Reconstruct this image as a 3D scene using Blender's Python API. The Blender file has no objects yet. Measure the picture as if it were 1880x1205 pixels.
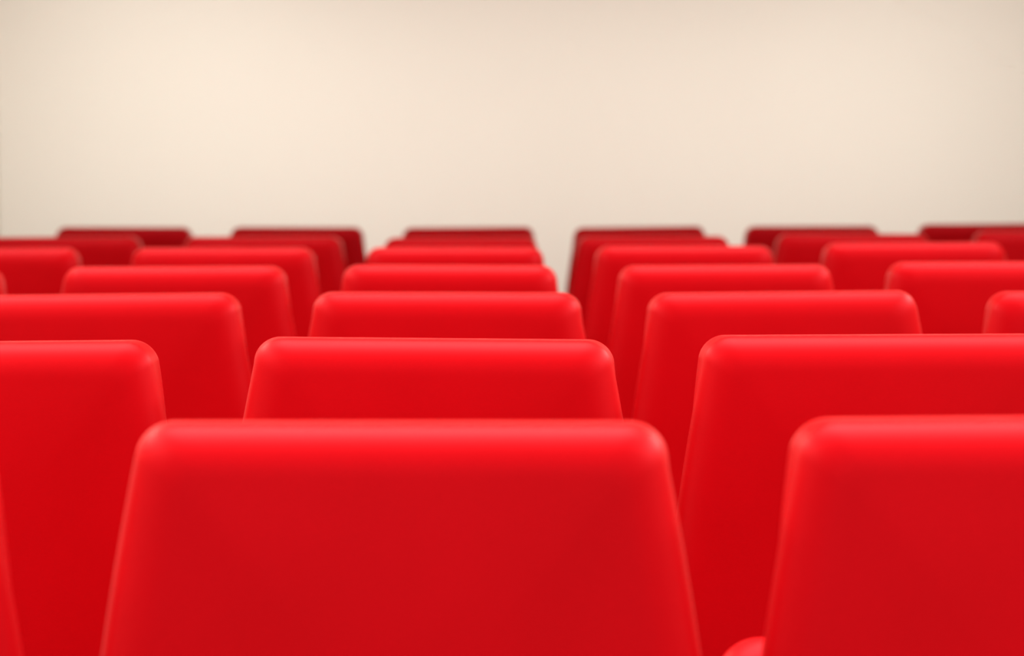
import bpy, math
from mathutils import Matrix, Vector

scene = bpy.context.scene
COL = scene.collection

# ------------------------------------------------------------ materials
def new_mat(name):
    m = bpy.data.materials.new(name); m.use_nodes = True
    nt = m.node_tree
    b = next(n for n in nt.nodes if n.type == 'BSDF_PRINCIPLED')
    return m, nt, b

def fabric(name, dark, light, sheen):
    """Woven red upholstery: slight tone variation, fine weave bump, pale nap (sheen)."""
    m, nt, b = new_mat(name)
    N, L = nt.nodes.new, nt.links.new
    tc = N('ShaderNodeTexCoord')
    n1 = N('ShaderNodeTexNoise'); n1.inputs['Scale'].default_value = 5.0; n1.inputs['Detail'].default_value = 3
    L(tc.outputs['Object'], n1.inputs['Vector'])
    mp = N('ShaderNodeMapping'); mp.inputs['Scale'].default_value = (250, 250, 900)
    L(tc.outputs['Object'], mp.inputs['Vector'])
    n2 = N('ShaderNodeTexNoise'); n2.inputs['Scale'].default_value = 1.0; n2.inputs['Detail'].default_value = 2
    L(mp.outputs['Vector'], n2.inputs['Vector'])
    mx = N('ShaderNodeMix'); mx.data_type = 'FLOAT'
    mx.inputs['Factor'].default_value = 0.35
    L(n1.outputs['Fac'], mx.inputs['A']); L(n2.outputs['Fac'], mx.inputs['B'])
    cr = N('ShaderNodeValToRGB')
    cr.color_ramp.elements[0].position = 0.35; cr.color_ramp.elements[0].color = (*dark, 1)
    cr.color_ramp.elements[1].position = 0.65; cr.color_ramp.elements[1].color = (*light, 1)
    L(mx.outputs['Result'], cr.inputs['Fac']); L(cr.outputs['Color'], b.inputs['Base Color'])
    bp = N('ShaderNodeBump'); bp.inputs['Strength'].default_value = 0.08; bp.inputs['Distance'].default_value = 0.0004
    L(n2.outputs['Fac'], bp.inputs['Height']); L(bp.outputs['Normal'], b.inputs['Normal'])
    b.inputs['Roughness'].default_value = 0.43
    b.inputs['Specular IOR Level'].default_value = 0.235
    b.inputs['Specular Tint'].default_value = (1.0, 0.27, 0.36, 1)
    b.inputs['Sheen Weight'].default_value = sheen
    b.inputs['Sheen Roughness'].default_value = 0.5
    b.inputs['Sheen Tint'].default_value = (1.0, 0.62, 0.60, 1)
    return m

RED = fabric('red_woven_upholstery', (0.47, 0.0001, 0.0024), (0.52, 0.0002, 0.0034), 0.0)

def plaster(name, c0, c1, bump=0.05):
    m, nt, b = new_mat(name)
    N, L = nt.nodes.new, nt.links.new
    tc = N('ShaderNodeTexCoord')
    n1 = N('ShaderNodeTexNoise'); n1.inputs['Scale'].default_value = 0.9; n1.inputs['Detail'].default_value = 3
    L(tc.outputs['Object'], n1.inputs['Vector'])
    cr = N('ShaderNodeValToRGB')
    cr.color_ramp.elements[0].position = 0.3; cr.color_ramp.elements[0].color = (*c0, 1)
    cr.color_ramp.elements[1].position = 0.7; cr.color_ramp.elements[1].color = (*c1, 1)
    L(n1.outputs['Fac'], cr.inputs['Fac']); L(cr.outputs['Color'], b.inputs['Base Color'])
    n2 = N('ShaderNodeTexNoise'); n2.inputs['Scale'].default_value = 60
    L(tc.outputs['Object'], n2.inputs['Vector'])
    bp = N('ShaderNodeBump'); bp.inputs['Strength'].default_value = bump; bp.inputs['Distance'].default_value = 0.002
    L(n2.outputs['Fac'], bp.inputs['Height']); L(bp.outputs['Normal'], b.inputs['Normal'])
    b.inputs['Roughness'].default_value = 0.9
    b.inputs['Specular IOR Level'].default_value = 0.1
    return m

WALL = plaster('cream_painted_plaster', (0.80, 0.755, 0.68), (0.82, 0.775, 0.70))
CEIL = plaster('white_ceiling_paint', (0.80, 0.77, 0.72), (0.82, 0.79, 0.74))
FLOOR = plaster('grey_beige_floor_covering', (0.13, 0.12, 0.11), (0.17, 0.155, 0.14), 0.1)
SKIRT = plaster('painted_skirting', (0.55, 0.48, 0.40), (0.58, 0.50, 0.42))
def metal(name, col):
    m, nt, b = new_mat(name)
    n = nt.nodes.new('ShaderNodeTexNoise'); n.inputs['Scale'].default_value = 120
    r = nt.nodes.new('ShaderNodeMapRange'); r.inputs['To Min'].default_value = 0.4; r.inputs['To Max'].default_value = 0.6
    nt.links.new(n.outputs['Fac'], r.inputs['Value']); nt.links.new(r.outputs['Result'], b.inputs['Roughness'])
    b.inputs['Base Color'].default_value = (*col, 1); b.inputs['Metallic'].default_value = 0.7
    return m
STEEL = metal('black_powder_coated_steel', (0.03, 0.03, 0.032))

# ------------------------------------------------------------ mesh helpers
def mesh_from(name, verts, faces, mat, smooth=True):
    me = bpy.data.meshes.new(name)
    me.from_pydata(verts, [], faces)
    me.validate(); me.update()
    for p in me.polygons: p.use_smooth = smooth
    me.materials.append(mat)
    return me

def link(name, data, parent=None):
    o = bpy.data.objects.new(name, data); COL.objects.link(o)
    if parent: o.parent = parent
    return o

def box_mesh(name, x0, x1, y0, y1, z0, z1, mat):
    v = [(x, y, z) for x in (x0, x1) for y in (y0, y1) for z in (z0, z1)]
    f = [(0, 1, 3, 2), (4, 6, 7, 5), (0, 4, 5, 1), (2, 3, 7, 6), (0, 2, 6, 4), (1, 5, 7, 3)]
    return mesh_from(name, v, f, mat, False)

def loft(rings, cap_start=None, cap_end=None):
    """Skin closed rings of equal length; optional cap = list of converging rings is already inside rings."""
    verts = [p for r in rings for p in r]
    n = len(rings[0]); faces = []
    for i in range(len(rings) - 1):
        a, b = i * n, (i + 1) * n
        for j in range(n):
            k = (j + 1) % n
            faces.append((a + j, a + k, b + k, b + j))
    faces.append(tuple(range(n - 1, -1, -1)))
    faces.append(tuple(range((len(rings) - 1) * n, len(rings) * n)))
    return verts, faces

# ------------------------------------------------------------ backrest
TOP = 1.0            # height of the top of a backrest
BACK_H = 0.585       # its length downwards
W0, W1, W2 = 0.2191, 0.2136, -0.172
DFW, DFS = 0.0055, -0.090
LEAN = -0.005

def hw_back(s):
    w = W0 + W1 * s + W2 * s * s
    return w if s < 0.24 else min(w, 0.2608 + 0.010 * (1 - math.exp(-(s - 0.24) / 0.05)))
def hw_front(s): return hw_back(s) + DFW + max(DFS * s, -0.05)

def outline(fn, a_top, a_side, rc, a_bot, rb=0.03):
    """Closed rounded trapezoid (x, s); s = distance below the top."""
    half = []
    NS, NC, NT, NB = 22, 12, 14, 6
    s0, s1 = a_top, BACK_H - a_bot
    # right side from the bottom middle up
    for i in range(4):
        half.append(((fn(s1) - a_side - rb) * i / 4.0, s1))
    for i in range(NB + 1):
        ph = math.pi / 2 * i / NB
        half.append((fn(s1) - a_side - rb + rb * math.sin(ph), s1 - rb + rb * math.cos(ph)))
    for i in range(1, NS):
        s = (s1 - rb) + (s0 + rc - s1 + rb) * i / NS
        half.append((fn(s) - a_side, s))
    for i in range(NC + 1):
        ph = math.pi / 2 * i / NC
        s = s0 + rc * (1 - math.sin(ph))
        half.append((fn(s) - a_side - rc * (1 - math.cos(ph)), s))
    xe = half[-1][0]
    for i in range(1, NT):
        half.append((xe * (1 - i / NT), s0))
    half.append((0.0, s0))
    left = [(-x, s) for x, s in half[1:-1]][::-1]
    return half + left

def backrest_mesh():
    RT, RS, RB = 0.045, 0.050, 0.02        # roundings of the rear face: top, side, bottom
    DT, DS = 0.029, 0.031                  # depth of the rear roundings
    FT, FS = 0.026, 0.020                  # roundings of the front face
    def to3(o, depth_fn):
        return [(x, depth_fn(x, s) + LEAN * s, TOP - s) for x, s in o]
    rings = []
    # rear face, from a small inner shape out to the edge, slightly crowned
    def blend_r(x, s):
        # which rounding applies here: near top edge RT, near side RS
        return 0
    def thick(s): return 0.080 + 0.03 * s
    K = 9
    core = outline(hw_back, RT, RS, 0.012, RB, 0.012)
    for i in range(1, K + 1):
        t = (i / (K + 0.0)) ** 0.8
        ring = []
        for x, s in core:
            cx_, cs_ = x * 0.15, 0.28 + (s - 0.28) * 0.15
            px, ps = cx_ + (x - cx_) * t, cs_ + (s - cs_) * t
            ring.append((px, -0.004 * (1 - t ** 2.5) + LEAN * ps, TOP - ps))
        rings.append(ring)
    M_ = 10
    for i in range(1, M_ + 1):
        th = math.pi / 2 * i / M_
        k = 1 - math.sin(th)          # remaining inset
        d = 1 - math.cos(th)
        o = outline(hw_back, RT * k, RS * k, 0.012 + (0.030 - 0.012) * (1 - k), RB * k, 0.012 + 0.018 * (1 - k))
        ring = []
        for x, s in o:
            # depth of the ridge blends between the side and the top rounding
            w = max(0.0, min(1.0, (s - RT * k) / 0.06)); w = w * w * (3 - 2 * w)
            ring.append((x, (DT * (1 - w) + DS * w) * d + LEAN * s, TOP - s))
        rings.append(ring)
    # across the thickness to the front ridge, then round over on to the front face
    for i in range(1, 4):
        t = i / 4.0
        o = outline(lambda s, t=t: hw_back(s) * (1 - t) + hw_front(s) * t, 0, 0, 0.030, 0, 0.03)
        ring = []
        for x, s in o:
            w = max(0.0, min(1.0, s / 0.06)); w = w * w * (3 - 2 * w)
            y0 = DT * (1 - w) + DS * w
            y1 = thick(s) - (FT * (1 - w) + FS * w)
            ring.append((x, y0 * (1 - t) + y1 * t + LEAN * s, TOP - s))
        rings.append(ring)
    for i in range(0, M_ + 1):
        th = math.pi / 2 * i / M_
        k = 1 - math.cos(th)          # inset
        d = math.sin(th)
        o = outline(hw_front, FT * k, FS * k, 0.030 - 0.014 * k, FS * k, 0.03 - 0.018 * k)
        ring = []
        for x, s in o:
            w = max(0.0, min(1.0, (s - FT * k) / 0.06)); w = w * w * (3 - 2 * w)
            r = FT * (1 - w) + FS * w
            ring.append((x, thick(s) - r * (1 - d) + LEAN * s, TOP - s))
        rings.append(ring)
    last = outline(hw_front, FT, FS, 0.016, FS, 0.012)
    for i in range(1, K):
        t = 1 - i / K
        ring = []
        for x, s in last:
            cx_, cs_ = x * 0.15, 0.28 + (s - 0.28) * 0.15
            px, ps = cx_ + (x - cx_) * t, cs_ + (s - cs_) * t
            ring.append((px, thick(ps) + 0.006 * (1 - t * t) + LEAN * ps, TOP - ps))
        rings.append(ring)
    v, f = loft(rings)
    return mesh_from('backrest', v, [tuple(reversed(q)) for q in f], RED)

# ------------------------------------------------------------ cushion (tip-up), frame and legs
def super_ring(hx, hy, y0, z, r, n=12):
    pts = []
    for cx_, cy_, a0 in ((hx - r, hy - r, 0), (-hx + r, hy - r, 90), (-hx + r, -hy + r, 180), (hx - r, -hy + r, 270)):
        for i in range(n + 1):
            a = math.radians(a0 + 90 * i / n)
            pts.append((cx_ + r * math.cos(a), y0 + cy_ + r * math.sin(a), z))
    return pts

def cushion_mesh():
    """Origin on the hinge line; the cushion reaches forward (+y) and is 11 cm thick."""
    HX, HY, TH, R = 0.270, 0.205, 0.11, 0.032
    y0 = HY + 0.015
    rings = []
    for t in (0.15, 0.4, 0.65, 0.85):
        rings.append([(x * t, y0 + (y - y0) * t, -0.004 + 0.004 * t) for x, y, z in super_ring(HX - R, HY - R, y0, 0, 0.02)])
    for i in range(9):
        th = math.pi / 2 * i / 8
        k = R * (1 - math.sin(th))
        rings.append(super_ring(HX - k, HY - k, y0, R * (1 - math.cos(th)), 0.045 - 0.02 * (1 - math.sin(th))))
    for i in range(9):
        th = math.pi / 2 * i / 8
        k = R * (1 - math.cos(th))
        rings.append(super_ring(HX - k, HY - k, y0, TH - R + R * math.sin(th), 0.045 - 0.02 * (1 - math.cos(th))))
    for t in (0.85, 0.65, 0.4, 0.15):
        rings.append([(x * t, y0 + (y - y0) * t, TH + 0.012 * (1 - t * t)) for x, y, z in super_ring(HX - R, HY - R, y0, 0, 0.02)])
    v, f = loft(rings)
    return mesh_from('seat_cushion', v, f, RED)

def tube_section(verts, faces, pts, hx, hy):
    """Rectangular tube swept through pts in the y-z plane at fixed x."""
    base = len(verts)
    for (x, y, z, nx, nz_y, nz_z) in pts:
        for sx, sn in ((-1, -1), (1, -1), (1, 1), (-1, 1)):
            verts.append((x + sx * hx, y + sn * hy * nz_y, z + sn * hy * nz_z))
    n = len(pts)
    for i in range(n - 1):
        a = base + i * 4
        for j in range(4):
            k = (j + 1) % 4
            faces.append((a + j, a + k, a + 4 + k, a + 4 + j))
    faces.append((base, base + 3, base + 2, base + 1))
    e = base + (n - 1) * 4
    faces.append((e, e + 1, e + 2, e + 3))

def leg_mesh(x):
    v, f = [], []
    # upright post
    tube_section(v, f, [(x, 0.155, 0.012, 0, 1, 0), (x, 0.148, 0.20, 0, 1, 0), (x, 0.135, 0.345, 0, 1, 0)], 0.014, 0.026)
    # foot bar on the floor
    tube_section(v, f, [(x, -0.01, 0.0065, 0, 0, 1), (x, 0.02, 0.012, 0, 0, 1), (x, 0.28, 0.012, 0, 0, 1), (x, 0.31, 0.0065, 0, 0, 1)], 0.022, 0.0065)
    return mesh_from('leg', v, f, STEEL, False)

def frame_mesh():
    v, f = [], []
    def bar(x0, x1, y0, y1, z0, z1):
        b = len(v)
        v.extend([(x, y, z) for x in (x0, x1) for y in (y0, y1) for z in (z0, z1)])
        f.extend([tuple(b + i for i in q) for q in ((0, 1, 3, 2), (4, 6, 7, 5), (0, 4, 5, 1), (2, 3, 7, 6), (0, 2, 6, 4), (1, 5, 7, 3))])
    bar(-0.25, 0.25, 0.115, 0.155, 0.335, 0.362)        # cross beam
    for s in (-1, 1):
        bar(s * 0.235 - 0.012, s * 0.235 + 0.012, 0.03, 0.12, 0.335, 0.362)
        bar(s * 0.235 - 0.012, s * 0.235 + 0.012, 0.022, 0.052, 0.335, 0.46)  # brackets into the backrest
    return mesh_from('seat_frame', v, f, STEEL, False)

ME_BACK = backrest_mesh()
ME_CUSH = cushion_mesh()
ME_FRAME = frame_mesh()
ME_LEG = (leg_mesh(-0.235), leg_mesh(0.235))

def make_seat():
    r = bpy.data.objects.new('auditorium_seat', None); COL.objects.link(r)
    link('backrest', ME_BACK, r)
    c = link('seat_cushion', ME_CUSH, r)
    c.location = (0, 0.125, 0.365)
    link('seat_frame', ME_FRAME, r)
    link('leg', ME_LEG[0], r); link('leg', ME_LEG[1], r)
    return r

def dup(root):
    r = root.copy(); COL.objects.link(r)
    for ch in list(root.children):
        c = ch.copy(); COL.objects.link(c); c.parent = r
    return r

# (row, column): x, y, height factor, sideways tilt, width factor  (metres, radians)
ROWS = {
(0,-1):(-0.6635,2.071,1.0009,0.0020,1.0012),
(0,0):(-0.0773,2.066,0.9992,-0.0049,1.0205),
(0,1):(0.4902,2.072,1.0003,0.0041,0.9992),
(1,-1):(-0.6571,3.084,0.9950,0.0043,1.0065),
(1,0):(-0.0715,3.077,0.9970,-0.0135,1.0172),
(1,1):(0.4969,3.083,0.9990,0.0003,0.9983),
(2,-1):(-0.6537,4.099,0.9991,0.0067,1.0073),
(2,0):(-0.0728,4.097,0.9998,-0.0065,1.0041),
(2,1):(0.4972,4.093,0.9988,0.0064,1.0063),
(2,2):(1.0758,4.097,0.9974,0.0008,1.0008),
(3,-2):(-1.2524,5.105,0.9995,-0.0008,0.9934),
(3,-1):(-0.6646,5.104,1.0012,0.0006,1.0328),
(3,0):(-0.0846,5.112,1.0014,-0.0075,0.9965),
(3,1):(0.4981,5.112,0.9991,0.0012,0.9920),
(3,2):(1.0718,5.114,1.0038,-0.0012,1.0032),
(4,-2):(-1.2602,6.117,1.0052,0.0011,0.9890),
(4,-1):(-0.6727,6.120,1.0038,-0.0019,1.0140),
(4,0):(-0.0879,6.127,1.0024,-0.0030,0.9847),
(4,1):(0.4927,6.127,1.0034,-0.0024,0.9896),
(4,2):(1.0742,6.125,1.0093,0.0025,1.0138),
(5,-2):(-1.2500,7.135,1.0010,0.0047,0.9954),
(5,-1):(-0.6653,7.133,0.9999,0.0006,1.0248),
(5,0):(-0.0851,7.138,0.9949,0.0007,0.9923),
(5,1):(0.4810,7.141,0.9958,-0.0017,0.9899),
(5,2):(1.0712,7.140,1.0003,-0.0052,1.0011),
(5,3):(1.6545,7.140,1.0068,-0.0019,1.0015),
(6,-2):(-1.2271,8.157,1.0004,-0.0058,1.0036),
(6,-1):(-0.6477,8.156,0.9986,-0.0055,0.9826),
(6,0):(-0.0722,8.154,0.9958,0.0045,0.9728),
(6,1):(0.5031,8.152,0.9949,0.0073,0.9738),
(6,2):(1.0837,8.149,0.9952,-0.0005,0.9927),
(6,3):(1.6670,8.146,1.0004,0.0025,0.9937),
}
LABELS = {
(0,-1): 'red seat of the nearest row showing only a thin edge at lower left',
(0,0): 'large red upholstered seat in the centre of the nearest row, whole top visible',
(0,1): 'red seat at right of the nearest row, its tipped-up cushion showing beside it',
(1,-1): 'left seat of the second row, bright red with its left end cut off',
(1,0): 'sharp red seat directly behind the nearest central seat, top edge sloping slightly down right',
(1,1): 'wide red seat at right of the second row, behind the nearest right seat',
(2,-1): 'left seat of the third row, red backrest cut off by the left edge',
(2,0): 'central red seat of the third row, just beyond the sharp second-row seat',
(2,1): 'third-row red seat whose top shows fully above the second-row right seat',
(2,2): 'third-row red seat at the far right, only its rounded left corner showing',
(3,-2): 'fourth-row red seat at far left, only a sliver of its right side showing',
(3,-1): 'fourth-row red seat second from left, full top edge behind the third-row left seat',
(3,0): 'fourth-row red seat in the centre column, between two wider neighbours',
(3,1): 'fourth-row red seat right of the centre gap, full top edge visible',
(3,2): 'rightmost seat of the fourth row, red back running out of view',
(4,-2): 'leftmost seat of the fifth row, red top with only its right corner showing',
(4,-1): 'fifth-row red seat second from left, full top edge visible',
(4,0): 'fifth-row red seat in the centre column, a narrow band above the fourth row',
(4,1): 'fifth-row red seat just right of the gap where the wall shows',
(4,2): 'rightmost fifth-row red seat, standing a little higher than its neighbours',
(5,-2): 'leftmost seat of the sixth row, red top lit against the dark last row',
(5,-1): 'sixth-row red seat second from left, overlapping a dark seat behind',
(5,0): 'sixth-row red seat in the centre column, a thin strip stepped out left',
(5,1): 'sixth-row red seat right of the wall gap, its right corner stepping out',
(5,2): 'sixth-row red seat second from right, overlapping two dark last-row seats',
(5,3): 'rightmost sixth-row red seat, only its left part inside the view',
(6,-2): 'leftmost dark red seat of the last row before the cream wall',
(6,-1): 'last-row dark red seat second from left, before the cream wall',
(6,0): 'last-row dark red seat in the centre column, topping the stepped stack of backs',
(6,1): 'last-row dark red seat right of the wall gap, long left side visible',
(6,2): 'last-row dark red seat second from right, before the cream wall',
(6,3): 'rightmost dark red seat of the last row, top running out of view',
}
ROWN = ['nearest', 'second', 'third', 'fourth', 'fifth', 'sixth', 'last']

proto = make_seat()
first = True
for (row, colm), (x, y, zf, tilt, wf) in sorted(ROWS.items()):
    s = proto if first else dup(proto)
    first = False
    s.location = (x, y, 0.0)
    s.scale = (wf, 1, 1)
    for c in s.children:
        if c.name.startswith('backrest'):
            # each back sits a few millimetres higher or lower and a hair out of level, as in real rows
            c.matrix_basis = (Matrix.Translation((0, 0, TOP * zf)) @ Matrix.Rotation(-tilt, 4, 'Y')
                              @ Matrix.Translation((0, 0, -TOP)))
        if c.name.startswith('seat_cushion') and (row, colm) == (0, 1):
            c.rotation_euler = (math.radians(51.8), 0, 0)      # left half tipped up
            c.location = (0, 0.125, 0.365)
    s['label'] = LABELS[(row, colm)]
    s['category'] = 'seat'
    s['group'] = 'red upholstered seats of the %s row' % ROWN[row]

# ------------------------------------------------------------ the room
WY, XL, XR, YB, ZC = 9.4, -1.885, 2.5, -3.4, 3.3
def struct(name, me):
    o = link(name, me); o['kind'] = 'structure'; return o
struct('floor', box_mesh('floor', XL - .1, XR + .1, YB, WY + .1, -0.1, 0.0, FLOOR))
struct('wall_front', box_mesh('wall_front', XL - .1, XR + .1, WY, WY + .1, 0, ZC, WALL))
struct('wall_left', box_mesh('wall_left', XL - .1, XL, YB, WY, 0, ZC, WALL))
struct('wall_right', box_mesh('wall_right', XR, XR + .1, YB, WY, 0, ZC, WALL))
struct('ceiling', box_mesh('ceiling', XL - .1, XR + .1, YB, WY + .1, ZC, ZC + .1, CEIL))
struct('baseboard_front', box_mesh('baseboard_front', XL, XR, WY - .015, WY, 0, .09, SKIRT))
struct('baseboard_left', box_mesh('baseboard_left', XL, XL + .015, YB, WY - .015, 0, .09, SKIRT))

# ------------------------------------------------------------ light
def area(name, loc, rot, sx, sy, power, col, spread=180):
    l = bpy.data.lights.new(name, 'AREA'); l.shape = 'RECTANGLE'; l.size = sx; l.size_y = sy
    l.energy = power; l.color = col; l.spread = math.radians(spread)
    o = bpy.data.objects.new(name, l); COL.objects.link(o)
    o.location = loc; o.rotation_euler = [math.radians(a) for a in rot]
    return o
WARM = (1.0, 0.95, 0.89)
area('ceiling_light_near', (0.25, 1.5, 3.2), (0, 0, 0), 4.2, 3.8, 107, WARM, 76)
area('ceiling_light_far', (0.25, 5.2, 3.2), (0, 0, 0), 4.2, 3.4, 62, WARM, 76)
area('added_side_fill_left', (-1.75, 3.0, 2.3), (0, -58, 0), 0.25, 6.0, 46, (1.0, 0.9, 0.78), 130)  # added fill that brightens left backrest edges, not a room fixture
area('added_side_fill_right', (2.35, 3.0, 2.4), (0, 58, 0), 0.25, 6.0, 75, WARM, 130)  # matching added fill for right backrest edges, stronger; no real lamp here
area('added_wall_fill', (0.2, 7.5, 3.1), (42, 0, 0), 4.2, 0.25, 21.5, (0.96, 0.98, 0.93), 60)  # invented source above the view, added to brighten the front wall
area('added_wall_fill_left', (-1.45, 7.5, 3.1), (45, 0, 0), 0.8, 0.25, 1.35, (0.96, 0.98, 0.92), 60)  # extra fill added to lift the left end of the front wall
area('added_wall_fill_right', (2.0, 7.5, 3.1), (40, 0, 0), 0.8, 0.25, 0.9, (0.95, 0.98, 0.97), 60)  # extra fill added to lift the wall's right end
w = bpy.data.worlds.new('world'); scene.world = w; w.use_nodes = True
bg = w.node_tree.nodes['Background']
bg.inputs['Color'].default_value = (1.0, 0.95, 0.90, 1); bg.inputs['Strength'].default_value = 1.33

# ------------------------------------------------------------ camera
cam = bpy.data.cameras.new('camera'); co = bpy.data.objects.new('camera', cam); COL.objects.link(co)
F = 4478.0
cam.sensor_width = 36.0; cam.lens = 36.0 * F / 1880.0
pitch = math.atan((602.5 - 289.785) / F); yaw = math.atan((940 - 899.717) / F); roll = 0.0037
co.matrix_world = (Matrix.Translation((0, 0, 1.0 + 0.2281)) @ Matrix.Rotation(-yaw, 4, 'Z')
                   @ Matrix.Rotation(math.pi / 2 - pitch, 4, 'X') @ Matrix.Rotation(-roll, 4, 'Z'))
cam.clip_start = 0.05
cam.dof.use_dof = True; cam.dof.focus_distance = 3.08; cam.dof.aperture_fstop = 4.2
scene.camera = co
scene.view_settings.view_transform = 'Standard'
